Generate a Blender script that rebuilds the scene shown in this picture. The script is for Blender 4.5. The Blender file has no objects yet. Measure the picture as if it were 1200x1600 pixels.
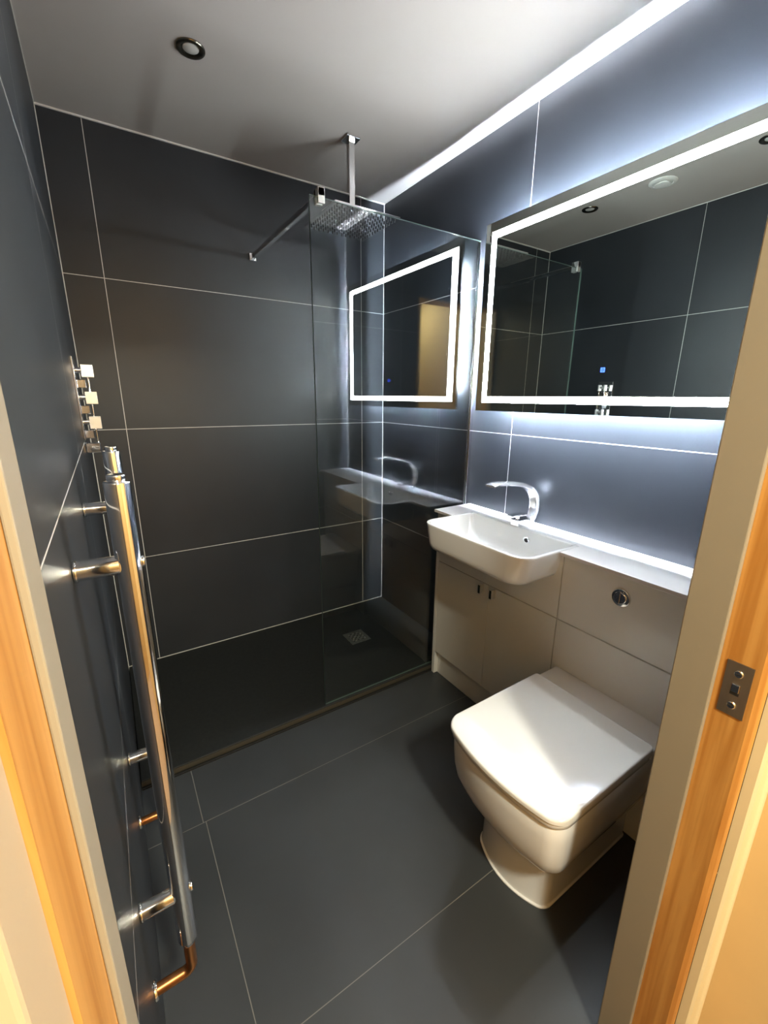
import bpy, bmesh, math, random
from mathutils import Vector, Matrix
random.seed(4)
C = bpy.context.scene.collection
SC = bpy.context.scene

# ------------------------------------------------------------------ camera
W, H = 1.475, 2.327            # room width (x), height (z); back wall is y = 0
YF, YO = -1.965, -2.077        # inner and outer face of the doorway wall
YG = -0.757                    # glass screen
cx, cy, cz = 0.0633, -2.2174, 1.3289
pitch, roll, yaw, fpx = -0.2624, 0.0085, 0.5716, 666.5
cp, sp, cw, sw = math.cos(pitch), math.sin(pitch), math.cos(yaw), math.sin(yaw)
fwd = Vector((sw*cp, cw*cp, sp)); rgt = Vector((cw, -sw, 0)); up = rgt.cross(fwd)
r2 = math.cos(roll)*rgt + math.sin(roll)*up
u2 = -math.sin(roll)*rgt + math.cos(roll)*up
cam = bpy.data.cameras.new('camera'); camo = bpy.data.objects.new('camera', cam); C.objects.link(camo)
M = Matrix((r2, u2, -fwd)).transposed().to_4x4(); M.translation = Vector((cx, cy, cz))
camo.matrix_world = M
cam.sensor_fit = 'VERTICAL'; cam.sensor_height = 32.0; cam.sensor_width = 24.0
cam.lens = fpx / 1600 * 32.0
cam.clip_start = 0.01; cam.clip_end = 50
SC.camera = camo

# ------------------------------------------------------------------ light and exposure
SC.view_settings.view_transform = 'Standard'; SC.view_settings.look = 'None'
SC.view_settings.gamma = 1.0; SC.view_settings.use_curve_mapping = False
SC.view_settings.exposure = 1.5
BACK_LED, FRONT_LED, HALL_W = 1550.0, 40.0, 20.0
BACK_COL = (0.74, 0.84, 1.0, 1); FRONT_COL = (0.92, 0.98, 1.0, 1)
world = bpy.data.worlds.new('world'); SC.world = world; world.use_nodes = True
world.node_tree.nodes['Background'].inputs[0].default_value = (0.9, 0.75, 0.55, 1)
world.node_tree.nodes['Background'].inputs[1].default_value = 0.02
SC.cycles.max_bounces = 10; SC.cycles.glossy_bounces = 6; SC.cycles.transparent_max_bounces = 16
SC.cycles.diffuse_bounces = 5; SC.cycles.sample_clamp_indirect = 0.0
SC.cycles.caustics_reflective = False; SC.cycles.caustics_refractive = False
SC.cycles.use_denoising = True

def area(name, loc, rot, sx, sy, watt, col):
    l = bpy.data.lights.new(name, 'AREA'); l.shape = 'RECTANGLE'; l.size = sx; l.size_y = sy
    l.energy = watt; l.color = col
    o = bpy.data.objects.new(name, l); C.objects.link(o); o.location = loc; o.rotation_euler = rot
    return o
# the hall's ceiling lamp, behind the camera
area('hall_lamp_light', (0.30, -3.05, 2.28), (math.radians(20), 0, 0), 0.14, 0.24, HALL_W, (1.0, 0.97, 0.78))

# ------------------------------------------------------------------ helpers
class MB:
    def __init__(s): s.bm = bmesh.new()
    def box(s, x0, x1, y0, y1, z0, z1, bev=0, seg=2, mi=0):
        t = bmesh.new(); bmesh.ops.create_cube(t, size=1)
        for v in t.verts: v.co = Vector(((x0+x1)/2+v.co.x*(x1-x0), (y0+y1)/2+v.co.y*(y1-y0), (z0+z1)/2+v.co.z*(z1-z0)))
        if bev: bmesh.ops.bevel(t, geom=t.edges[:], offset=bev, segments=seg, profile=.5, affect='EDGES')
        s.add(t, mi); return s
    def add(s, t, mi=0):
        for f in t.faces: f.material_index = mi
        me = bpy.data.meshes.new('tmp'); t.to_mesh(me); t.free(); s.bm.from_mesh(me); bpy.data.meshes.remove(me)
    def cyl(s, p, q, r, r2=None, n=32, bev=0, mi=0):
        p, q = Vector(p), Vector(q); d = q-p; t = bmesh.new()
        bmesh.ops.create_cone(t, cap_ends=True, segments=n, radius1=r, radius2=r if r2 is None else r2, depth=d.length)
        if bev:
            e = [e for e in t.edges if abs(abs(e.verts[0].co.z)-d.length/2) < 1e-5 and abs(e.verts[0].co.z-e.verts[1].co.z) < 1e-5]
            bmesh.ops.bevel(t, geom=e, offset=bev, segments=3, profile=.5, affect='EDGES')
        m = d.to_track_quat('Z', 'Y').to_matrix().to_4x4(); m.translation = (p+q)/2
        bmesh.ops.transform(t, matrix=m, verts=t.verts); s.add(t, mi); return s
    def tube(s, pts, r, n=20, mi=0):
        pts = [Vector(p) for p in pts]; t = bmesh.new(); rings = []
        nrm = None
        for i, p in enumerate(pts):
            d = (pts[min(i+1, len(pts)-1)]-pts[max(i-1, 0)]).normalized()
            if nrm is None: nrm = d.orthogonal().normalized()
            nrm = (nrm-d*nrm.dot(d)).normalized(); b = d.cross(nrm)
            rings.append([t.verts.new(p+r*(math.cos(a)*nrm+math.sin(a)*b)) for a in [2*math.pi*k/n for k in range(n)]])
        for a, b in zip(rings, rings[1:]):
            for k in range(n): t.faces.new((a[k], a[(k+1) % n], b[(k+1) % n], b[k]))
        t.faces.new(rings[0][::-1]); t.faces.new(rings[-1]); s.add(t, mi); return s
    def loft(s, rings, cap0=True, cap1=True, mi=0):
        t = bmesh.new(); R = [[t.verts.new(p) for p in r] for r in rings]; n = len(R[0])
        for a, b in zip(R, R[1:]):
            for k in range(n): t.faces.new((a[k], a[(k+1) % n], b[(k+1) % n], b[k]))
        if cap0: t.faces.new(R[0][::-1])
        if cap1: t.faces.new(R[-1])
        bmesh.ops.recalc_face_normals(t, faces=t.faces)
        s.add(t, mi); return s
    def prism(s, poly, axis, a0, a1, bev=0, mi=0):
        # poly: 2-D points in the plane of the two other axes, extruded along axis
        t = bmesh.new()
        def P(u, v, w):
            l = [u, v]; l.insert(axis, w); return l
        A = [t.verts.new(P(u, v, a0)) for u, v in poly]; B = [t.verts.new(P(u, v, a1)) for u, v in poly]; n = len(A)
        for k in range(n): t.faces.new((A[k], A[(k+1) % n], B[(k+1) % n], B[k]))
        t.faces.new(A[::-1]); t.faces.new(B)
        bmesh.ops.recalc_face_normals(t, faces=t.faces)
        if bev: bmesh.ops.bevel(t, geom=t.edges[:], offset=bev, segments=2, profile=.5, affect='EDGES')
        s.add(t, mi); return s
    def build(s, name, mats, parent=None, smooth=None, label=None):
        me = bpy.data.meshes.new(name); bmesh.ops.recalc_face_normals(s.bm, faces=s.bm.faces)
        s.bm.to_mesh(me); s.bm.free()
        for m in (mats if isinstance(mats, (list, tuple)) else [mats]): me.materials.append(m)
        if smooth:
            me.polygons.foreach_set('use_smooth', [True]*len(me.polygons))
            me.set_sharp_from_angle(angle=math.radians(smooth))
        o = bpy.data.objects.new(name, me); C.objects.link(o)
        if parent is not None:
            o.parent = parent
            pm = parent.matrix_basis if parent.parent is None else parent.parent.matrix_basis @ parent.matrix_basis
            o.matrix_basis = pm.inverted()
            # keep local mesh coordinates relative to the parent instead of an inverse transform
            o.matrix_basis = Matrix.Identity(4); me.transform(pm.inverted())
        if label: o['label'] = label
        return o
def thing(name, label, cat, loc, group=None):
    o = bpy.data.objects.new(name, None); C.objects.link(o); o.location = loc; o.empty_display_size = .05
    o.matrix_basis = Matrix.Translation(loc)
    o['label'] = label; o['category'] = cat
    if group: o['group'] = group
    return o
def struct(o, label=None):
    o['kind'] = 'structure'
    if label: o['label'] = label
    return o
def rrect(x0, x1, y0, y1, r, z, n=8, bulge=0.0, m=10, rb=None):
    """rounded rectangle ring, counter-clockwise; bulge pushes the x0 side outwards"""
    pts = []
    r = min(r, (x1-x0)/2*.98, (y1-y0)/2*.98)
    q = r if rb is None else rb
    for (ccx, ccy, a0, ra) in ((x1-q, y1-q, 0, q), (x0+r, y1-r, 90, r), (x0+r, y0+r, 180, r), (x1-q, y0+q, 270, q)):
        for k in range(n+1):
            a = math.radians(a0+90*k/n); pts.append([ccx+ra*math.cos(a), ccy+ra*math.sin(a)])
        if a0 == 90:       # extra points along the x0 side for the bulge
            for k in range(1, m): pts.append([x0, (y1-r)+(y0-y1+2*r)*k/m])
    out = []
    for x, y in pts:
        t = max(0, min(1, (x1-x)/(x1-x0)))
        f = 1-((y-(y0+y1)/2)/((y1-y0)/2))**2
        out.append((x-bulge*f*(t**4), y, z(x, y) if callable(z) else z))
    return out

# ------------------------------------------------------------------ materials
def pbr(name, col, rough=.5, metal=0, spec=.5, coat=0, emit=None, estr=0):
    m = bpy.data.materials.new(name); m.use_nodes = True; b = m.node_tree.nodes['Principled BSDF']
    b.inputs['Base Color'].default_value = (*col, 1); b.inputs['Roughness'].default_value = rough
    b.inputs['Metallic'].default_value = metal; b.inputs['Specular IOR Level'].default_value = spec
    b.inputs['Coat Weight'].default_value = coat; b.inputs['Coat Roughness'].default_value = .06
    return m
def varied(m, scale, amt, rough_amt=0.0, stretch=(1, 1, 1)):
    nt = m.node_tree; b = nt.nodes['Principled BSDF']
    tc = nt.nodes.new('ShaderNodeTexCoord'); mp = nt.nodes.new('ShaderNodeMapping'); mp.inputs['Scale'].default_value = stretch
    nz = nt.nodes.new('ShaderNodeTexNoise'); nz.inputs['Scale'].default_value = scale; nz.inputs['Detail'].default_value = 4
    nt.links.new(tc.outputs['Object'], mp.inputs[0]); nt.links.new(mp.outputs[0], nz.inputs['Vector'])
    c = b.inputs['Base Color'].default_value[:3]
    r = nt.nodes.new('ShaderNodeValToRGB')
    r.color_ramp.elements[0].position = .3; r.color_ramp.elements[1].position = .7
    r.color_ramp.elements[0].color = (*[x*(1-amt) for x in c], 1); r.color_ramp.elements[1].color = (*[min(1, x*(1+amt)) for x in c], 1)
    nt.links.new(nz.outputs['Fac'], r.inputs[0]); nt.links.new(r.outputs[0], b.inputs['Base Color'])
    if rough_amt:
        mr = nt.nodes.new('ShaderNodeMapRange'); R0 = b.inputs['Roughness'].default_value
        mr.inputs[3].default_value = R0-rough_amt; mr.inputs[4].default_value = R0+rough_amt
        nt.links.new(nz.outputs['Fac'], mr.inputs[0]); nt.links.new(mr.outputs[0], b.inputs['Roughness'])
    return m
def tile_mat(name, lines, base, rough, gw=0.0014, grout=(.62, .61, .57)):
    """large dark porcelain tiles; lines = [(axis, coordinate, (other axis, lo, hi) or None)] in world metres"""
    m = varied(pbr(name, base, rough, spec=.5), 2.2, .16, .035); nt = m.node_tree; b = nt.nodes['Principled BSDF']
    N = nt.nodes.new; L = nt.links.new
    tc = N('ShaderNodeTexCoord'); sx = N('ShaderNodeSeparateXYZ'); L(tc.outputs['Object'], sx.inputs[0])
    tot = None
    for ax, v, rng in lines:
        c = N('ShaderNodeMath'); c.operation = 'COMPARE'; L(sx.outputs[ax], c.inputs[0]); c.inputs[1].default_value = v; c.inputs[2].default_value = gw
        out = c.outputs[0]
        if rng:
            oa, lo, hi = rng
            c2 = N('ShaderNodeMath'); c2.operation = 'COMPARE'; L(sx.outputs[oa], c2.inputs[0]); c2.inputs[1].default_value = (lo+hi)/2; c2.inputs[2].default_value = (hi-lo)/2
            mu = N('ShaderNodeMath'); mu.operation = 'MULTIPLY'; L(out, mu.inputs[0]); L(c2.outputs[0], mu.inputs[1]); out = mu.outputs[0]
        if tot is None: tot = out
        else:
            mx = N('ShaderNodeMath'); mx.operation = 'MAXIMUM'; L(tot, mx.inputs[0]); L(out, mx.inputs[1]); tot = mx.outputs[0]
    mix = N('ShaderNodeMix'); mix.data_type = 'RGBA'; L(tot, mix.inputs[0])
    src = b.inputs['Base Color'].links[0].from_socket; L(src, mix.inputs[6]); mix.inputs[7].default_value = (*grout, 1)
    L(mix.outputs[2], b.inputs['Base Color'])
    src = b.inputs['Roughness'].links[0].from_socket
    mr = N('ShaderNodeMix'); mr.data_type = 'FLOAT'; L(tot, mr.inputs[0]); L(src, mr.inputs[2]); mr.inputs[3].default_value = .8
    L(mr.outputs[0], b.inputs['Roughness'])
    # fine surface grain
    nz = N('ShaderNodeTexNoise'); nz.inputs['Scale'].default_value = 350; L(tc.outputs['Object'], nz.inputs['Vector'])
    bp = N('ShaderNodeBump'); bp.inputs['Strength'].default_value = .03; bp.inputs['Distance'].default_value = .001
    L(nz.outputs['Fac'], bp.inputs['Height']); L(bp.outputs[0], b.inputs['Normal'])
    return m
def emit(name, col, s):
    m = bpy.data.materials.new(name); m.use_nodes = True; nt = m.node_tree; nt.nodes.clear()
    e = nt.nodes.new('ShaderNodeEmission'); e.inputs[0].default_value = col; e.inputs[1].default_value = s
    o = nt.nodes.new('ShaderNodeOutputMaterial'); nt.links.new(e.outputs[0], o.inputs[0]); return m
def glass_mat(name, tint):
    """clear float glass: Schlick reflection over a tinted see-through sheet, both faces alike"""
    m = bpy.data.materials.new(name); m.use_nodes = True; nt = m.node_tree; nt.nodes.clear(); N = nt.nodes.new; L = nt.links.new
    g = N('ShaderNodeNewGeometry'); d = N('ShaderNodeVectorMath'); d.operation = 'DOT_PRODUCT'
    L(g.outputs['Normal'], d.inputs[0]); L(g.outputs['Incoming'], d.inputs[1])
    a = N('ShaderNodeMath'); a.operation = 'ABSOLUTE'; L(d.outputs['Value'], a.inputs[0])
    s = N('ShaderNodeMath'); s.operation = 'SUBTRACT'; s.inputs[0].default_value = 1; L(a.outputs[0], s.inputs[1])
    p = N('ShaderNodeMath'); p.operation = 'POWER'; L(s.outputs[0], p.inputs[0]); p.inputs[1].default_value = 5
    f = N('ShaderNodeMath'); f.operation = 'MULTIPLY_ADD'; L(p.outputs[0], f.inputs[0]); f.inputs[1].default_value = .955; f.inputs[2].default_value = .065
    t = N('ShaderNodeBsdfTransparent'); t.inputs[0].default_value = (*tint, 1)
    gl = N('ShaderNodeBsdfGlossy'); gl.inputs['Roughness'].default_value = 0.0; gl.inputs[0].default_value = (1, 1, 1, 1)
    mx = N('ShaderNodeMixShader'); L(f.outputs[0], mx.inputs[0]); L(t.outputs[0], mx.inputs[1]); L(gl.outputs[0], mx.inputs[2])
    o = N('ShaderNodeOutputMaterial'); L(mx.outputs[0], o.inputs[0]); return m
def wood_mat(name, c0, c1):
    m = pbr(name, c0, .42); nt = m.node_tree; b = nt.nodes['Principled BSDF']; N = nt.nodes.new; L = nt.links.new
    tc = N('ShaderNodeTexCoord'); mp = N('ShaderNodeMapping'); mp.inputs['Scale'].default_value = (40, 40, 1.6); L(tc.outputs['Object'], mp.inputs[0])
    nz = N('ShaderNodeTexNoise'); nz.inputs['Scale'].default_value = 1.6; nz.inputs['Detail'].default_value = 5; nz.inputs['Distortion'].default_value = .6
    L(mp.outputs[0], nz.inputs['Vector']); r = N('ShaderNodeValToRGB')
    r.color_ramp.elements[0].position = .35; r.color_ramp.elements[0].color = (*c1, 1); r.color_ramp.elements[1].position = .62; r.color_ramp.elements[1].color = (*c0, 1)
    L(nz.outputs['Fac'], r.inputs[0])
    # two small knots
    v = N('ShaderNodeTexVoronoi'); v.inputs['Scale'].default_value = 4.5; L(tc.outputs['Object'], v.inputs['Vector'])
    k = N('ShaderNodeMath'); k.operation = 'LESS_THAN'; k.inputs[1].default_value = .016; L(v.outputs['Distance'], k.inputs[0])
    mx = N('ShaderNodeMix'); mx.data_type = 'RGBA'; L(k.outputs[0], mx.inputs[0]); L(r.outputs[0], mx.inputs[6]); mx.inputs[7].default_value = (.10, .035, .01, 1)
    L(mx.outputs[2], b.inputs['Base Color']); return m

FX, CT = 1.280, .846           # door faces, worktop height
Z1, Z2, Z3 = 1.7845, 1.1845, 0.5845
hz = [(2, Z1, None), (2, Z2, None), (2, Z3, None)]
DARK = (.026, .029, .034)
m_left = tile_mat('tile_left_wall', hz+[(1, -.96, None)], DARK, .42)
m_back = tile_mat('tile_back_wall', hz+[(0, .138, None), (0, 1.33, None)], DARK, .42)
m_right = tile_mat('tile_right_wall', hz+[(1, -.993, None)], DARK, .42)
m_front = tile_mat('tile_front_wall', hz+[(0, .95, None)], DARK, .42)
m_floor = tile_mat('tile_floor', [(1, -1.010, None), (1, -1.610, None), (0, .158, (1, -1.010, -.6)), (0, .166, (1, -3.0, -1.010)), (0, 1.36, None)], (.038, .042, .046), .42, gw=.0010, grout=(.17, .165, .15))
m_ceil = varied(pbr('ceiling_paint', (.50, .46, .43), .75), 3, .02)
m_bead = pbr('silicone_bead', (.72, .71, .66), .5)
m_tray = varied(pbr('slate_tray', (.008, .009, .008), .62), 60, .35)
m_trayedge = pbr('tray_edge', (.05, .042, .028), .6)
m_white = varied(pbr('white_ceramic', (.86, .87, .87), .10, coat=.5), 4, .01)
m_solid = varied(pbr('white_worktop', (.82, .80, .80), .28), 4, .01)
m_seat = varied(pbr('white_seat_plastic', (.80, .80, .78), .14, coat=.3), 4, .01)
m_cab = varied(pbr('gloss_grey_white_cabinet', (.84, .85, .82), .22, coat=.3), 3, .015)
m_gap = pbr('shadow_gap', (.06, .055, .045), .8)
m_chrome = varied(pbr('chrome', (.86, .86, .87), .07, metal=1), 20, .02)
m_satin = varied(pbr('brushed_steel', (.50, .47, .40), .32, metal=1), 90, .12, stretch=(1, 1, .1))
m_nickel = varied(pbr('satin_nickel', (.80, .79, .76), .34, metal=.85), 60, .04)
m_dchrome = varied(pbr('black_chrome_and_dark_reflection', (.22, .20, .16), .22, metal=1), 20, .03)
m_copper = varied(pbr('copper_pipe', (.55, .24, .09), .3, metal=1), 40, .15)
m_mirror = pbr('mirror_silver', (.63, .70, .68), .0, metal=1)
m_medge = pbr('mirror_edge_glass', (.30, .42, .38), .15)
m_mbody = pbr('mirror_back_aluminium', (.75, .76, .78), .3, metal=.6)
m_glass = glass_mat('clear_glass', (.955, .975, .965))
m_gedge = pbr('glass_edge', (.08, .12, .10), .3)
m_front_led = emit('front_led_strip', FRONT_COL, FRONT_LED)
m_back_led = emit('back_led_strip', BACK_COL, BACK_LED)
m_blue = emit('blue_touch_icon', (.03, .08, 1, 1), 6)
m_lens = pbr('lamp_lens', (.55, .54, .50), .25)
m_cream = varied(pbr('cream_painted_wood', (.78, .68, .44), .45), 5, .02)
m_arch = varied(pbr('architrave_paint_dimmed', (.46, .37, .25), .5), 5, .02)  # left copy of the architrave paint, darkened to offset strong lamp light
m_hall2 = varied(pbr('hall_paint_dimmed', (.42, .29, .14), .8), 5, .03)  # darker copy of the hall paint; weaker light put into its colour
m_taupe = varied(pbr('painted_door_stop', (.29, .26, .20), .5), 5, .02)
m_pine = wood_mat('pine_lining', (.58, .30, .080), (.42, .18, .035))
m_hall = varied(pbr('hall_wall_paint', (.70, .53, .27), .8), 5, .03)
m_hfloor = varied(pbr('hall_carpet', (.35, .24, .15), .95), 200, .3)
m_pvc = pbr('white_plastic', (.75, .74, .70), .35)
m_dark = pbr('dark_recess', (.012, .011, .010), .7)

# ------------------------------------------------------------------ structure
T = .10
struct(MB().box(0, W, YO, 0, -T, 0).build('floor', m_floor))
struct(MB().box(0, W, YO, 0, H, H+T).build('ceiling', m_ceil))
struct(MB().box(-T, 0, YF, 0, 0, H).build('wall_left', m_left))
struct(MB().box(-T, W+T, 0, T, 0, H).build('wall_back', m_back))
struct(MB().box(W, W+T, YF, 0, 0, H).build('wall_right', m_right))
DX0, DX1, DZ = .012, .806, 2.02          # rough opening in the doorway wall
fw = MB()
fw.box(DX1, W+T, YO, YF, 0, H); fw.box(-T, DX0, YO, YF, 0, H); fw.box(DX0, DX1, YO, YF, DZ, H)
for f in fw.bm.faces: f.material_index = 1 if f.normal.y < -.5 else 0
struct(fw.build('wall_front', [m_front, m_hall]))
b = .0028
for i, (lo, hi) in enumerate([((0, -b, 0), (b, 0, H)), ((W-b, -b, 0), (W, 0, H)), ((0, -b*2, H-b*2), (W, 0, H)), ((W-b, YF, CT+.001), (W, YF+b, H)),
                              ((0, YF, H-b), (b, 0, H)), ((W-b, YF, H-b), (W, 0, H)), ((0, -b, .035), (W, 0, .035+b))]):
    struct(MB().box(lo[0], hi[0], lo[1], hi[1], lo[2], hi[2]).build('trim_%d' % (i+1), m_bead))
# the hall on the camera's side of the door
HX0, HX1, HY = -.045, .955, -3.30
struct(MB().box(HX0-T, HX1+T, HY, YO, -T, 0).build('floor_hall', m_hfloor))
struct(MB().box(HX0-T, HX1+T, HY, YO, 2.36, 2.36+T).build('ceiling_hall', m_ceil))
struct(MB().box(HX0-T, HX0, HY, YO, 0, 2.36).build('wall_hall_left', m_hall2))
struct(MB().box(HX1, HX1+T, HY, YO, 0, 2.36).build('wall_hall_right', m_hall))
struct(MB().box(HX0-T, HX1+T, HY-T, HY, 0, 2.36).build('wall_hall_back', m_hall))
# door frame
d1 = bpy.data.objects.new('door_1', None); C.objects.link(d1); d1.matrix_basis = Matrix.Translation((.4, YF, 0)); struct(d1)
XR, XL = .790, .0235
lin = MB(); lin.prism([(XR, YF), (XR, YO+.009), (XR+.004, YO+.003), (XR+.011, YO), (XR+.0115, YO), (XR+.0115, YF)], 2, 0, DZ)
lin.build('door_lining', m_pine, d1)
MB().box(DX0+.0005, XL, -2.058, YF, 0, DZ).build('door_lining', m_pine, d1)
MB().box(XL+.0002, XR-.0002, YO, YF, DZ-.012, DZ).build('door_lining', m_pine, d1)
st = MB(); st.box(XR-.010, XR, YF-.055, YF, 0, DZ-.012, bev=.002); st.build('door_stop', m_taupe, d1)
st = MB(); st.box(XL, XL+.004, YF-.036, YF, 0, DZ-.012, bev=.001); st.build('door_stop', m_taupe, d1)
def arch_profile(x0, sgn):
    pr = [(0, 0), (0, -.013), (.003, -.017), (.030, -.018), (.034, -.0215), (.040, -.022), (.058, -.0185), (.064, -.012), (.066, 0)]
    return [(x0+sgn*u, YO+v) for u, v in pr]
a = MB(); a.prism(arch_profile(XR+.0155, 1), 2, 0, DZ+.05); a.build('architrave', m_cream, d1)
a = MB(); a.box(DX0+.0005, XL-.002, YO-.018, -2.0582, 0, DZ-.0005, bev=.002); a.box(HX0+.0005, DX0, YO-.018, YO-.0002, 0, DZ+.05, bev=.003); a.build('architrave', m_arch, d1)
a = MB(); a.box(XL, XR+.08, YO-.018, YO, DZ, DZ+.06, bev=.003); a.build('architrave', m_cream, d1)
# strike plate let into the pine
PY0, PY1, PZ0, PZ1 = -2.061, -2.029, .876, .962
sp_ = MB(); xa, xb = XR-.0015, XR+.001
cyy, czz = (PY0+PY1)/2, (PZ0+PZ1)/2
sp_.box(xa, xb, PY0, PY1, PZ0, czz-.009); sp_.box(xa, xb, PY0, PY1, czz+.009, PZ1)
sp_.box(xa, xb, PY0, cyy-.0055, czz-.009, czz+.009); sp_.box(xa, xb, cyy+.0055, PY1, czz-.009, czz+.009)
spo = sp_.build('strike_plate', m_satin, d1)
MB().box(XR-.0016, XR-.0006, cyy-.0055, cyy+.0055, czz-.009, czz-.004).build('latch_hole', m_dark, spo)
MB().box(XR-.003, XR-.0004, cyy-.0048, cyy+.0048, czz-.0035, czz+.009, bev=.0006).build('latch_keep', m_chrome, spo)
for z in (czz-.026, czz+.026):
    MB().cyl((XR-.0036, cyy, z), (XR-.0008, cyy, z), .0052, .0062, n=20, bev=.0008).box(XR-.0039, XR-.0032, cyy-.004, cyy+.004, z-.0007, z+.0007, mi=1).build('screw', [m_chrome, m_dark], spo)

# ------------------------------------------------------------------ shower tray, drain
TZ = .035
tray = thing('shower_tray', 'low black slate-effect shower tray along the back wall', 'shower tray', (W/2, -.38, 0))
tb = MB(); tb.box(.002, W-.002, -.770, -.0005, .0005, TZ, bev=.003); tb.build('tray_body', m_tray, tray)
MB().box(.002, W-.002, -.7715, -.7695, .013, .030).build('tray_lip', m_trayedge, tray)
MB().box(.003, W-.003, -.776, -.7705, .0005, .006).build('shade_strip', m_dark, tray)  # dark strip stands in for the shade at the tray's foot
dr = MB(); dc = (1.087, -.355); q = .058
dr.box(dc[0]-q, dc[0]+q, dc[1]-q, dc[1]+q, TZ, TZ+.003, bev=.001)
dro = dr.build('drain_grate', m_satin, tray)
hl = MB()
for i in range(6):
    for j in range(6):
        x, y = dc[0]-.034+.0136*i, dc[1]-.034+.0136*j
        if (i+j) % 2 == 0: hl.cyl((x, y, TZ+.0028), (x, y, TZ+.0034), .0042, n=10)
        else: hl.cyl((x, y, TZ+.0028), (x, y, TZ+.0044), .0028, n=10, mi=1)
hl.build('drain_perforation', [m_dark, m_chrome], dro)

# ------------------------------------------------------------------ glass screen
scr = thing('shower_screen', 'frameless clear glass shower panel fixed to the right wall with a chrome support bar', 'shower screen', (1.09, YG, TZ))
GX, GZ = .707, 1.953
g = MB(); g.box(GX, W-.004, YG-.004, YG+.004, TZ+.002, GZ)
for f in g.bm.faces: f.material_index = 0 if abs(f.normal.y) > .5 else 1
g.build('glass_panel', [m_glass, m_gedge], scr)
ch = MB()
for s in (-1, 1): ch.box(W-.016, W-.0005, YG+s*.0062-.0018, YG+s*.0062+.0018, TZ+.001, GZ, bev=.0005)
ch.box(W-.003, W-.0005, YG-.006, YG+.006, TZ+.001, GZ); ch.build('wall_channel', m_chrome, scr)
bx, bz = .745, 1.955
cl = MB(); cl.box(bx-.012, bx+.012, YG-.014, YG-.0045, bz-.022, bz+.022, bev=.0015); cl.box(bx-.012, bx+.012, YG+.0045, YG+.020, bz-.022, bz+.022, bev=.0015)
cl.box(bx-.012, bx+.012, YG-.014, YG+.020, GZ+.0005, bz+.022, bev=.001); cl.build('glass_clamp', m_nickel, scr)
MB().box(bx-.009, bx+.009, YG+.018, -.006, bz-.009, bz+.009, bev=.0015).build('support_bar', m_chrome, scr)
MB().box(bx-.016, bx+.016, -.012, -.0005, bz-.016, bz+.016, bev=.002).build('wall_flange', m_chrome, scr)

# ------------------------------------------------------------------ shower head
hx, hy, hz_ = 1.040, -.428, 2.030
sh = thing('rain_shower', 'large square chrome rainfall shower head hanging from the ceiling on a square arm', 'shower head', (hx, hy, H))
MB().box(hx-.030, hx+.030, hy-.030, hy+.030, H-.008, H-.0005, bev=.002).build('ceiling_flange', m_chrome, sh)
MB().box(hx-.0125, hx+.0125, hy-.0125, hy+.0125, hz_+.03, H-.006, bev=.0015).build('arm', m_chrome, sh)
MB().cyl((hx, hy, hz_+.006), (hx, hy, hz_+.034), .016, .012, bev=.002).build('swivel_joint', m_chrome, sh, smooth=40)
HR = .148
hd = MB().box(hx-HR, hx+HR, hy-HR, hy+HR, hz_-.002, hz_+.008, bev=.002).build('spray_plate', m_chrome, sh)
nz = MB()
for i in range(13):
    for j in range(13):
        x = hx-HR*.88+2*HR*.88*i/12; y = hy-HR*.88+2*HR*.88*j/12
        nz.cyl((x, y, hz_-.0075), (x, y, hz_-.001), .0036, .0045, n=8)
no = nz.build('spray_nozzles', pbr('grey_rubber', (.015, .015, .015), .6), hd); no['kind'] = 'stuff'

# ------------------------------------------------------------------ shower valve on the left wall
vy = -.545
va = thing('shower_valve', 'slim chrome shower valve plate with three handles on the left wall', 'shower valve', (0, vy, 1.31))
plate = MB().box(.0005, .006, vy-.05, vy+.05, 1.195, 1.440, bev=.0015).build('wall_plate', m_chrome, va)
for z in (1.402, 1.322, 1.246):
    h = MB().cyl((.005, vy, z), (.030, vy, z), .0085, n=20).build('control_handle', m_chrome, va, smooth=40)
    MB().box(.022, .053, vy-.023, vy-.014, z-.0205, z+.0165, bev=.001).box(.022, .053, vy+.014, vy+.023, z-.0205, z+.0165, bev=.001).box(.029, .046, vy-.0135, vy+.0135, z-.006, z+.006, bev=.001).build('handle_grip', m_nickel, h)
for z in (1.362, 1.284, 1.208):
    MB().box(.005, .030, vy-.012, vy+.012, z-.013, z+.013, bev=.002).build('valve_body', m_chrome, va)
MB().box(.0005, .042, vy-.02, vy+.02, 1.150, 1.182, bev=.003).build('outlet_elbow', m_chrome, va)
MB().cyl((.036, vy+.02, 1.180), (.036, vy+.02, 1.390), .0028, n=12).build('hanger_rod', m_chrome, va, smooth=40)

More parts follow.
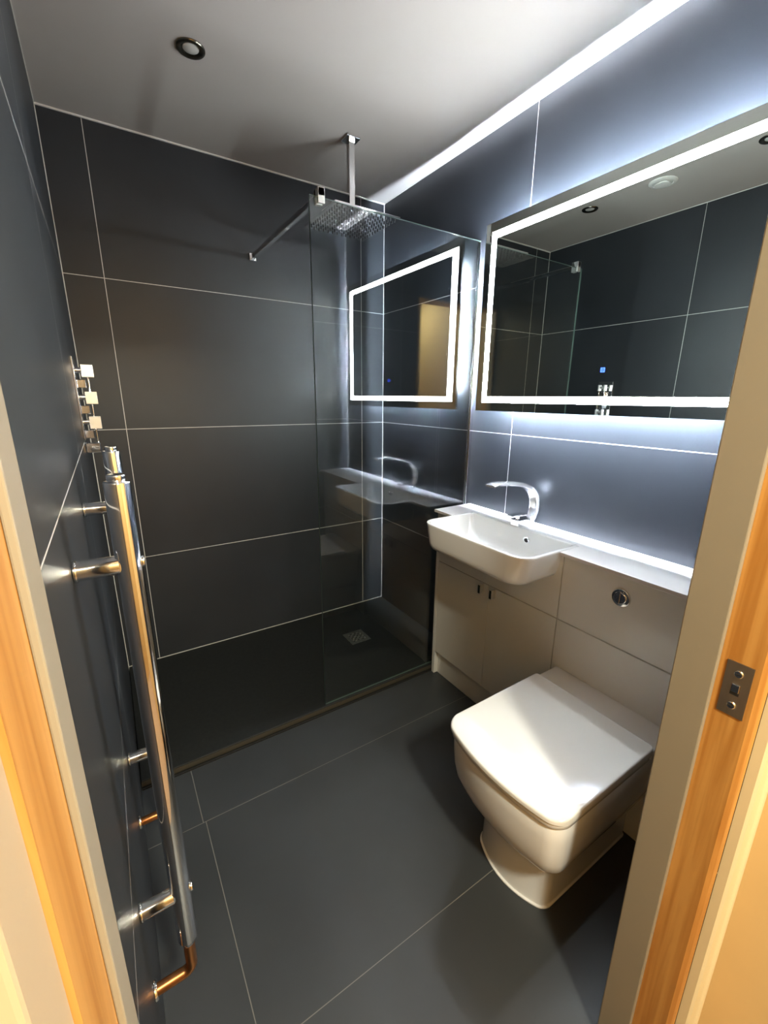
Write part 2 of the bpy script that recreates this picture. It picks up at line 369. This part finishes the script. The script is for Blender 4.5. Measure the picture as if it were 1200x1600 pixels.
# ------------------------------------------------------------------ towel rail
tr = thing('towel_rail', 'tall chrome two-tube heated towel rail standing off the left wall', 'towel rail', (0, -1.36, .25))
RX, RR = .0655, .0165
for ty in (-1.55, -1.17):
    top, bot = 1.218, .355
    tb = MB().cyl((RX, ty, bot), (RX, ty, top), RR, n=48, bev=.0025).build('heating_tube', m_chrome, tr, smooth=35)
    MB().cyl((RX, ty, top), (RX, ty, top+.009), .0115, n=32, bev=.002).build('top_cap', m_chrome, tb, smooth=35)
    MB().cyl((RX, ty, bot-.014), (RX, ty, bot), .0105, .013, n=32, bev=.001).build('bottom_collar', m_chrome, tb, smooth=35)
    for z in (1.100, .470):
        br = MB().cyl((.004, ty, z), (RX-RR+.004, ty, z), .0135, n=32).cyl((.0005, ty, z), (.005, ty, z), .0150, n=32, bev=.001).build('wall_bracket', m_chrome, tr, smooth=35)
        MB().cyl((RX+RR-.002, ty, z), (RX+RR+.0025, ty, z), .0085, n=24, bev=.001).build('bracket_cap', m_chrome, br, smooth=35)
    pz = .272; r = .016
    pts = [(RX, ty, bot-.012), (RX, ty, pz+r)]
    for k in range(1, 7):
        a_ = math.radians(90*k/6); pts.append((RX-r+r*math.cos(a_), ty, pz+r-r*math.sin(a_)))
    pts.append((.004, ty, pz))
    pp = MB().tube(pts, .0100).build('tail_pipe', m_copper, tr, smooth=50, label='copper tail pipe bending into the wall')
    MB().cyl((.0005, ty, pz), (.0055, ty, pz), .0165, .015, n=32, bev=.001).build('pipe_rosette', m_chrome, pp, smooth=35)

# ------------------------------------------------------------------ fitted furniture on the right wall
y0, y1, y2, y3 = -.779, -.797, -1.428, YF
vu = thing('vanity_unit', 'pale glossy two-door vanity cabinet under the basin', 'cabinet', (1.38, -1.1, 0))
MB().box(FX, W-.001, y1, y0, .0005, CT-.0125, bev=.001).build('end_panel', m_cab, vu)
MB().box(FX+.019, W-.001, y2, y1-.0002, .127, .69).build('carcass', m_gap, vu)
notch = [(-.908-.004, CT-.0125), (-.908-.011, .800), (-.908-.022, .765), (-.908-.045, .749)]
MB().prism([(y2+.0015, .602), (y1-.0015, .602), (y1-.0015, CT-.0125)] + notch + [(-2.332-y, z) for y, z in notch[::-1]] + [(y2+.0015, CT-.0125)], 0, FX, FX+.018).build('fascia_panel', m_cab, vu)
ym = (y1+y2)/2
for (a_, c_, sgn) in ((y1-.0015, ym+.0012, 1), (ym-.0012, y2+.0015, -1)):
    d = MB().box(FX, FX+.018, c_, a_, .127, .598, bev=.001).build('cabinet_door', m_cab, vu)
    hyc = ym+sgn*.031
    hb = MB()
    hb.box(FX-.0225, FX-.0003, hyc-.0065, hyc+.0065, .557, .595, bev=.001).box(FX-.0235, FX-.0223, hyc-.0055, hyc+.0055, .558, .594, bev=.0004, mi=1)
    hb.build('door_handle', [m_nickel, m_dchrome], d)  # dark front and pale sides put the reflections into the colour
MB().box(FX+.022, FX+.036, y2, y1, .0005, .124).build('plinth', m_cab, vu)

wu = thing('wc_unit', 'pale glossy panelled boxing behind the toilet with a chrome flush button', 'cabinet', (1.38, -1.7, 0))
MB().box(FX+.019, W-.001, y3+.001, y2-.002, .10, CT-.03).build('carcass', m_gap, wu)
MB().box(FX, FX+.018, y3+.001, y2-.0015, .602, CT-.0125, bev=.001).build('fascia_panel', m_cab, wu)
MB().box(FX, FX+.018, y3+.001, y2-.0015, .0005, .598, bev=.001).build('lower_panel', m_cab, wu)
fy_, fz_ = -1.628, .763
fb = MB().cyl((FX-.006, fy_, fz_), (FX+.001, fy_, fz_), .0265, .029, n=40, bev=.0015).build('flush_button', m_chrome, wu, smooth=35)
MB().prism([(fy_+.017*math.cos(t_), fz_+.017*math.sin(t_)) for t_ in [math.radians(90+180*k/16) for k in range(17)]], 0, FX-.010, FX-.005, bev=.0006).build('half_flush_key', m_chrome, fb)
MB().prism([(fy_+.001+.019*math.cos(t_), fz_+.019*math.sin(t_)) for t_ in [math.radians(-90+180*k/16) for k in range(17)]], 0, FX-.0085, FX-.005, bev=.0006).build('full_flush_key', m_chrome, fb)

# basin extents
BX0, BX1, BY0, BY1 = 1.082, 1.362, -1.424, -.908
SX = 1.258
wt = MB()
wt.prism([(W-.0005, y3+.001), (W-.0005, y0), (SX, y0), (SX, BY1+.0004), (BX1+.0004, BY1+.0004), (BX1+.0004, BY0-.0004), (SX, BY0-.0004), (SX, y3+.001)], 2, CT-.012, CT, bev=.0012)
wto = wt.build('countertop', m_solid); wto['label'] = 'long narrow white worktop running under the lit mirror'; wto['category'] = 'worktop'

# ------------------------------------------------------------------ basin
bs = thing('washbasin', 'white rectangular basin with rounded corners projecting from the worktop', 'washbasin', (1.2, -1.17, .74))
RZ = CT+.004
o_ = lambda ins, z, r, bot=0: rrect(BX0+ins+bot, BX1-ins*.2, BY0+ins, BY1-ins, r, z, n=10, rb=.004)
ot = lambda ins, iy, z, r: rrect(BX0+ins, BX1-ins*.2, BY0+iy, BY1-iy, r, z, n=10, rb=.004)
rings = [ot(.075, .095, .738, .03), ot(.040, .060, .7385, .045), ot(.020, .040, .742, .052), ot(.008, .027, .750, .056), ot(.003, .020, .762, .058), ot(.001, .016, .775, .06), ot(0, .006, .815, .062), o_(0, .84, .062), o_(0, RZ-.004, .06), o_(.0012, RZ-.001, .058), o_(.004, RZ, .056)]
def inn(i, z, r): return rrect(BX0+i, BX1-.012-(i-.012)*.6, BY0+i, BY1-i, r, z, n=10, rb=min(r, .012+max(0, i-.015)*.8))
rings += [inn(.011, RZ, .05), inn(.0135, RZ-.0015, .049), inn(.0145, RZ-.006, .048), inn(.021, .81, .047), inn(.028, .79, .048), inn(.038, .773, .05), inn(.052, .761, .05), inn(.070, .7545, .045), inn(.09, .7525, .03), inn(.115, .7515, .02)]
MB().loft(rings).build('bowl', m_white, bs, smooth=50)
ofx = BX1-.0165
MB().cyl((ofx-.0045, -1.223, .812), (ofx+.001, -1.223, .8135), .0140, n=28, bev=.001).cyl((ofx-.0050, -1.223, .812), (ofx-.0040, -1.223, .8123), .0085, n=24, mi=1).build('overflow_ring', [m_chrome, m_dark], bs, smooth=35)
MB().cyl((1.24, -1.17, .752), (1.24, -1.17, .757), .03, .026, n=32, bev=.0015).build('waste_plug', m_chrome, bs, smooth=35)

# ------------------------------------------------------------------ tap
tp = thing('basin_tap', 'arched white and chrome waterfall tap with a flat disc lever', 'tap', (1.40, -1.155, CT))
ty = -1.152
ctrl = [(1.405, .8465), (1.432, .853), (1.452, .876), (1.461, .905), (1.458, .940), (1.443, .970), (1.415, .994), (1.375, 1.010), (1.330, 1.019), (1.280, 1.024), (1.235, 1.026), (1.205, 1.022)]
def cr(P, n=5):
    out = []
    for i in range(len(P)-1):
        p0, p1, p2, p3 = P[max(i-1, 0)], P[i], P[i+1], P[min(i+2, len(P)-1)]
        for k in range(n):
            t = k/n
            out.append(tuple(.5*((2*p1[j])+(-p0[j]+p2[j])*t+(2*p0[j]-5*p1[j]+4*p2[j]-p3[j])*t*t+(-p0[j]+3*p1[j]-3*p2[j]+p3[j])*t**3) for j in (0, 1)))
    return out+[P[-1]]
path = cr(ctrl); rr = []
for i, (x, z) in enumerate(path):
    a_, c_ = path[max(i-1, 0)], path[min(i+1, len(path)-1)]
    dx, dz = c_[0]-a_[0], c_[1]-a_[1]; L_ = math.hypot(dx, dz); nx, nz2 = -dz/L_, dx/L_
    f = i/(len(path)-1); th = .0085*(1-f)+.0045*f+.004*math.sin(math.pi*f)*.6; wd = .019+.004*f
    ring = []
    for k in range(16):
        t_ = 2*math.pi*k/16; c2, s2 = math.cos(t_), math.sin(t_)
        e = lambda v: math.copysign(abs(v)**.45, v)
        ring.append((x+nx*th*e(s2), ty+wd*e(c2), z+nz2*th*e(s2)))
    rr.append(ring)
MB().loft(rr).build('spout', varied(pbr('polished_white_chrome', (.86, .87, .86), .16, metal=.75), 10, .02), tp, smooth=50)
tbody = MB().box(1.352, 1.420, ty-.021, ty+.021, CT+.0005, CT+.030, bev=.003).build('tap_body', m_chrome, tp)
MB().cyl((1.368, ty, CT+.030), (1.368, ty, CT+.044), .0085, n=20).build('lever_stem', m_chrome, tbody, smooth=35)
MB().prism([(1.322, ty-.015), (1.322, ty+.015), (1.402, ty+.018), (1.402, ty-.018)], 2, CT+.044, CT+.050, bev=.002).build('lever', m_chrome, tp)

# ------------------------------------------------------------------ toilet
wc = thing('toilet', 'square-fronted white toilet with its lid closed, backed onto the panelled unit', 'toilet', (1.05, -1.64, 0))
def to(x0, ya, yb, z, r=.03, bg=.03, x1=FX-.001): return rrect(x0, x1, ya, yb, r, z, n=6, bulge=bg, m=14)
# pan: foot flange, foot, flare, bowl
P = [to(.882, -1.760, -1.512, .0006, .020, .040), to(.882, -1.760, -1.512, .004, .020, .040), to(.8855, -1.757, -1.515, .0065, .020, .038), to(.8865, -1.756, -1.516, .012, .020, .038),
     to(.888, -1.756, -1.516, .12, .020, .036), to(.884, -1.760, -1.512, .165, .022, .034), to(.872, -1.770, -1.504, .178, .026, .033), to(.852, -1.786, -1.490, .190, .030, .032), to(.830, -1.799, -1.478, .208, .032, .03),
     to(.811, -1.809, -1.468, .236, .034, .028), to(.800, -1.815, -1.462, .270, .034, .028), to(.793, -1.818, -1.458, .310, .034, .028), to(.790, -1.820, -1.456, .350, .034, .028), to(.789, -1.820, -1.456, .392, .034, .028), to(.791, -1.818, -1.458, .397, .033, .028), to(.80, -1.812, -1.464, .3985, .03, .028)]
MB().loft(P).build('pan', m_white, wc, smooth=45)
MB().loft([to(.786, -1.821, -1.455, .4000, .034, .028, 1.185), to(.783, -1.824, -1.452, .4030, .036, .028, 1.187), to(.783, -1.824, -1.452, .4130, .036, .028, 1.187), to(.787, -1.820, -1.456, .4155, .034, .028, 1.183)]).build('seat', m_seat, wc, smooth=50)
def lz(off):
    def f(x, y):
        t = max(0, min(1, (.850-x)/.085)); s = t*t*(3-2*t)
        return .4415+off-.011*s
    return f
lid = []
def lr(ins, z, bg): return rrect(.780+ins, 1.172-ins*.5, -1.827+ins, -1.449-ins, max(.034-ins*.3, .008), z, n=6, bulge=bg, m=14, rb=max(.010-ins*.1, .004))
lid.append(lr(.004, .4175, .030)); lid.append(lr(0, .4200, .030))
for ins, off in ((0, -.0045), (.0007, -.0022), (.0022, -.0006), (.0045, 0), (.012, .0001), (.025, .0002), (.04, .0003), (.06, .0004), (.08, .0005), (.10, .0006), (.14, .0007)):
    lid.append(lr(ins, lz(off), .030*(1-ins/.25)))
MB().loft(lid).build('lid', m_seat, wc, smooth=45)
MB().loft([rrect(1.170, FX-.001, -1.825, -1.451, .006, z) for z in (.3990, .4270)] + [rrect(1.172, FX-.002, -1.823, -1.453, .006, .4290)]).build('hinge_cover', m_white, wc, smooth=50)

# ------------------------------------------------------------------ lit mirror
MY0, MY1, MZ0, MZ1 = -1.862, -.822, 1.278, 1.985
MX = 1.431
mi = thing('led_mirror', 'wide frameless mirror with a glowing white border above the basin', 'mirror', (W, (MY0+MY1)/2, (MZ0+MZ1)/2))
gm = MB(); gm.box(MX, MX+.005, MY0, MY1, MZ0, MZ1)
for f in gm.bm.faces: f.material_index = 0 if f.normal.x < -.5 else 1
gm.build('mirror_glass', [m_mirror, m_medge], mi)
I0, I1 = .034, .058
fs = MB(); x0, x1 = MX-.0006, MX-.0001
fs.box(x0, x1, MY0+I0, MY1-I0, MZ1-I1, MZ1-I0); fs.box(x0, x1, MY0+I0, MY1-I0, MZ0+I0, MZ0+I1)
fs.box(x0, x1, MY0+I0, MY0+I1, MZ0+I1, MZ1-I1); fs.box(x0, x1, MY1-I1, MY1-I0, MZ0+I1, MZ1-I1)
fs.build('light_border', m_front_led, mi)
bi = .08
MB().box(MX+.0052, W-.0005, MY0+bi, MY1-bi, MZ0+bi, MZ1-bi).build('back_box', m_mbody, mi)
e0, e1 = MX+.0085, MX+.0130
bl = MB()
bl.box(e0, e1, MY0+bi, MY1-bi, MZ1-bi, MZ1-bi+.001); bl.box(e0, e1, MY0+bi, MY1-bi, MZ0+bi-.001, MZ0+bi)
bl.box(e0, e1, MY0+bi-.001, MY0+bi, MZ0+bi, MZ1-bi); bl.box(e0, e1, MY1-bi, MY1-bi+.001, MZ0+bi, MZ1-bi)
bl.build('backlight_strip', m_back_led, mi)
sy, sz, s_ = -1.382, 1.420, .0065
ic = MB(); w_ = .0011
for (ya, yb, za, zb) in ((-s_, s_, s_-w_, s_), (-s_, s_, -s_, -s_+w_), (-s_, -s_+w_, -s_, s_), (s_-w_, s_, -s_, s_)):
    ic.box(MX-.0006, MX-.0001, sy+ya, sy+yb, sz+za, sz+zb)
for a_, c_ in ((.0025, .0025), (-.0025, .0025), (.0025, -.0025), (-.0025, -.0025), (0, 0)):
    ic.box(MX-.0006, MX-.0001, sy+a_-.0008, sy+a_+.0008, sz+c_-.0008, sz+c_+.0008)
ic.build('touch_switch', m_blue, mi)

# ------------------------------------------------------------------ ceiling fittings
def ring_mesh(x, y, prof, n=48, mi=0):
    return [[(x+r*math.cos(2*math.pi*k/n), y+r*math.sin(2*math.pi*k/n), z) for k in range(n)] for r, z in prof]
for x, y, lab in ((.425, -.571, 'dark chrome round downlight in the ceiling over the shower, not lit'), (.445, -1.352, 'dark chrome round downlight nearer the door, seen only in the mirror')):
    dl = thing('downlight', lab, 'downlight', (x, y, H), 'recessed ceiling downlights')
    MB().loft(ring_mesh(x, y, [(.041, H-.0005), (.041, H-.003), (.038, H-.006), (.030, H-.006), (.024, H-.002), (.0225, H-.0008)]), cap0=False, cap1=False).build('bezel', m_dchrome, dl, smooth=50)
    MB().loft(ring_mesh(x, y, [(.0228, H-.0006), (.0225, H-.0022), (.015, H-.0048), (.006, H-.0062)]), cap0=False, cap1=True).build('lens', m_lens, dl, smooth=60)
vn = thing('ceiling_vent', 'round white ceiling extractor vent, seen only in the mirror', 'vent', (.42, -.94, H))
MB().loft(ring_mesh(.42, -.94, [(.060, H-.0005), (.060, H-.004), (.055, H-.008), (.045, H-.009), (.043, H-.004)]), cap0=False, cap1=True).build('vent_rim', m_pvc, vn, smooth=50)
MB().loft(ring_mesh(.42, -.94, [(.020, H-.004), (.034, H-.012), (.033, H-.015), (.015, H-.017)]), cap0=False, cap1=True).build('vent_disc', m_pvc, vn, smooth=50)
hl_ = thing('ceiling_lamp', 'warm flush ceiling lamp in the hall behind the doorway', 'lamp', (.30, -3.05, 2.36))
MB().box(.22, .38, -3.19, -2.91, 2.335, 2.3595, bev=.006).build('lamp_housing', m_pvc, hl_)
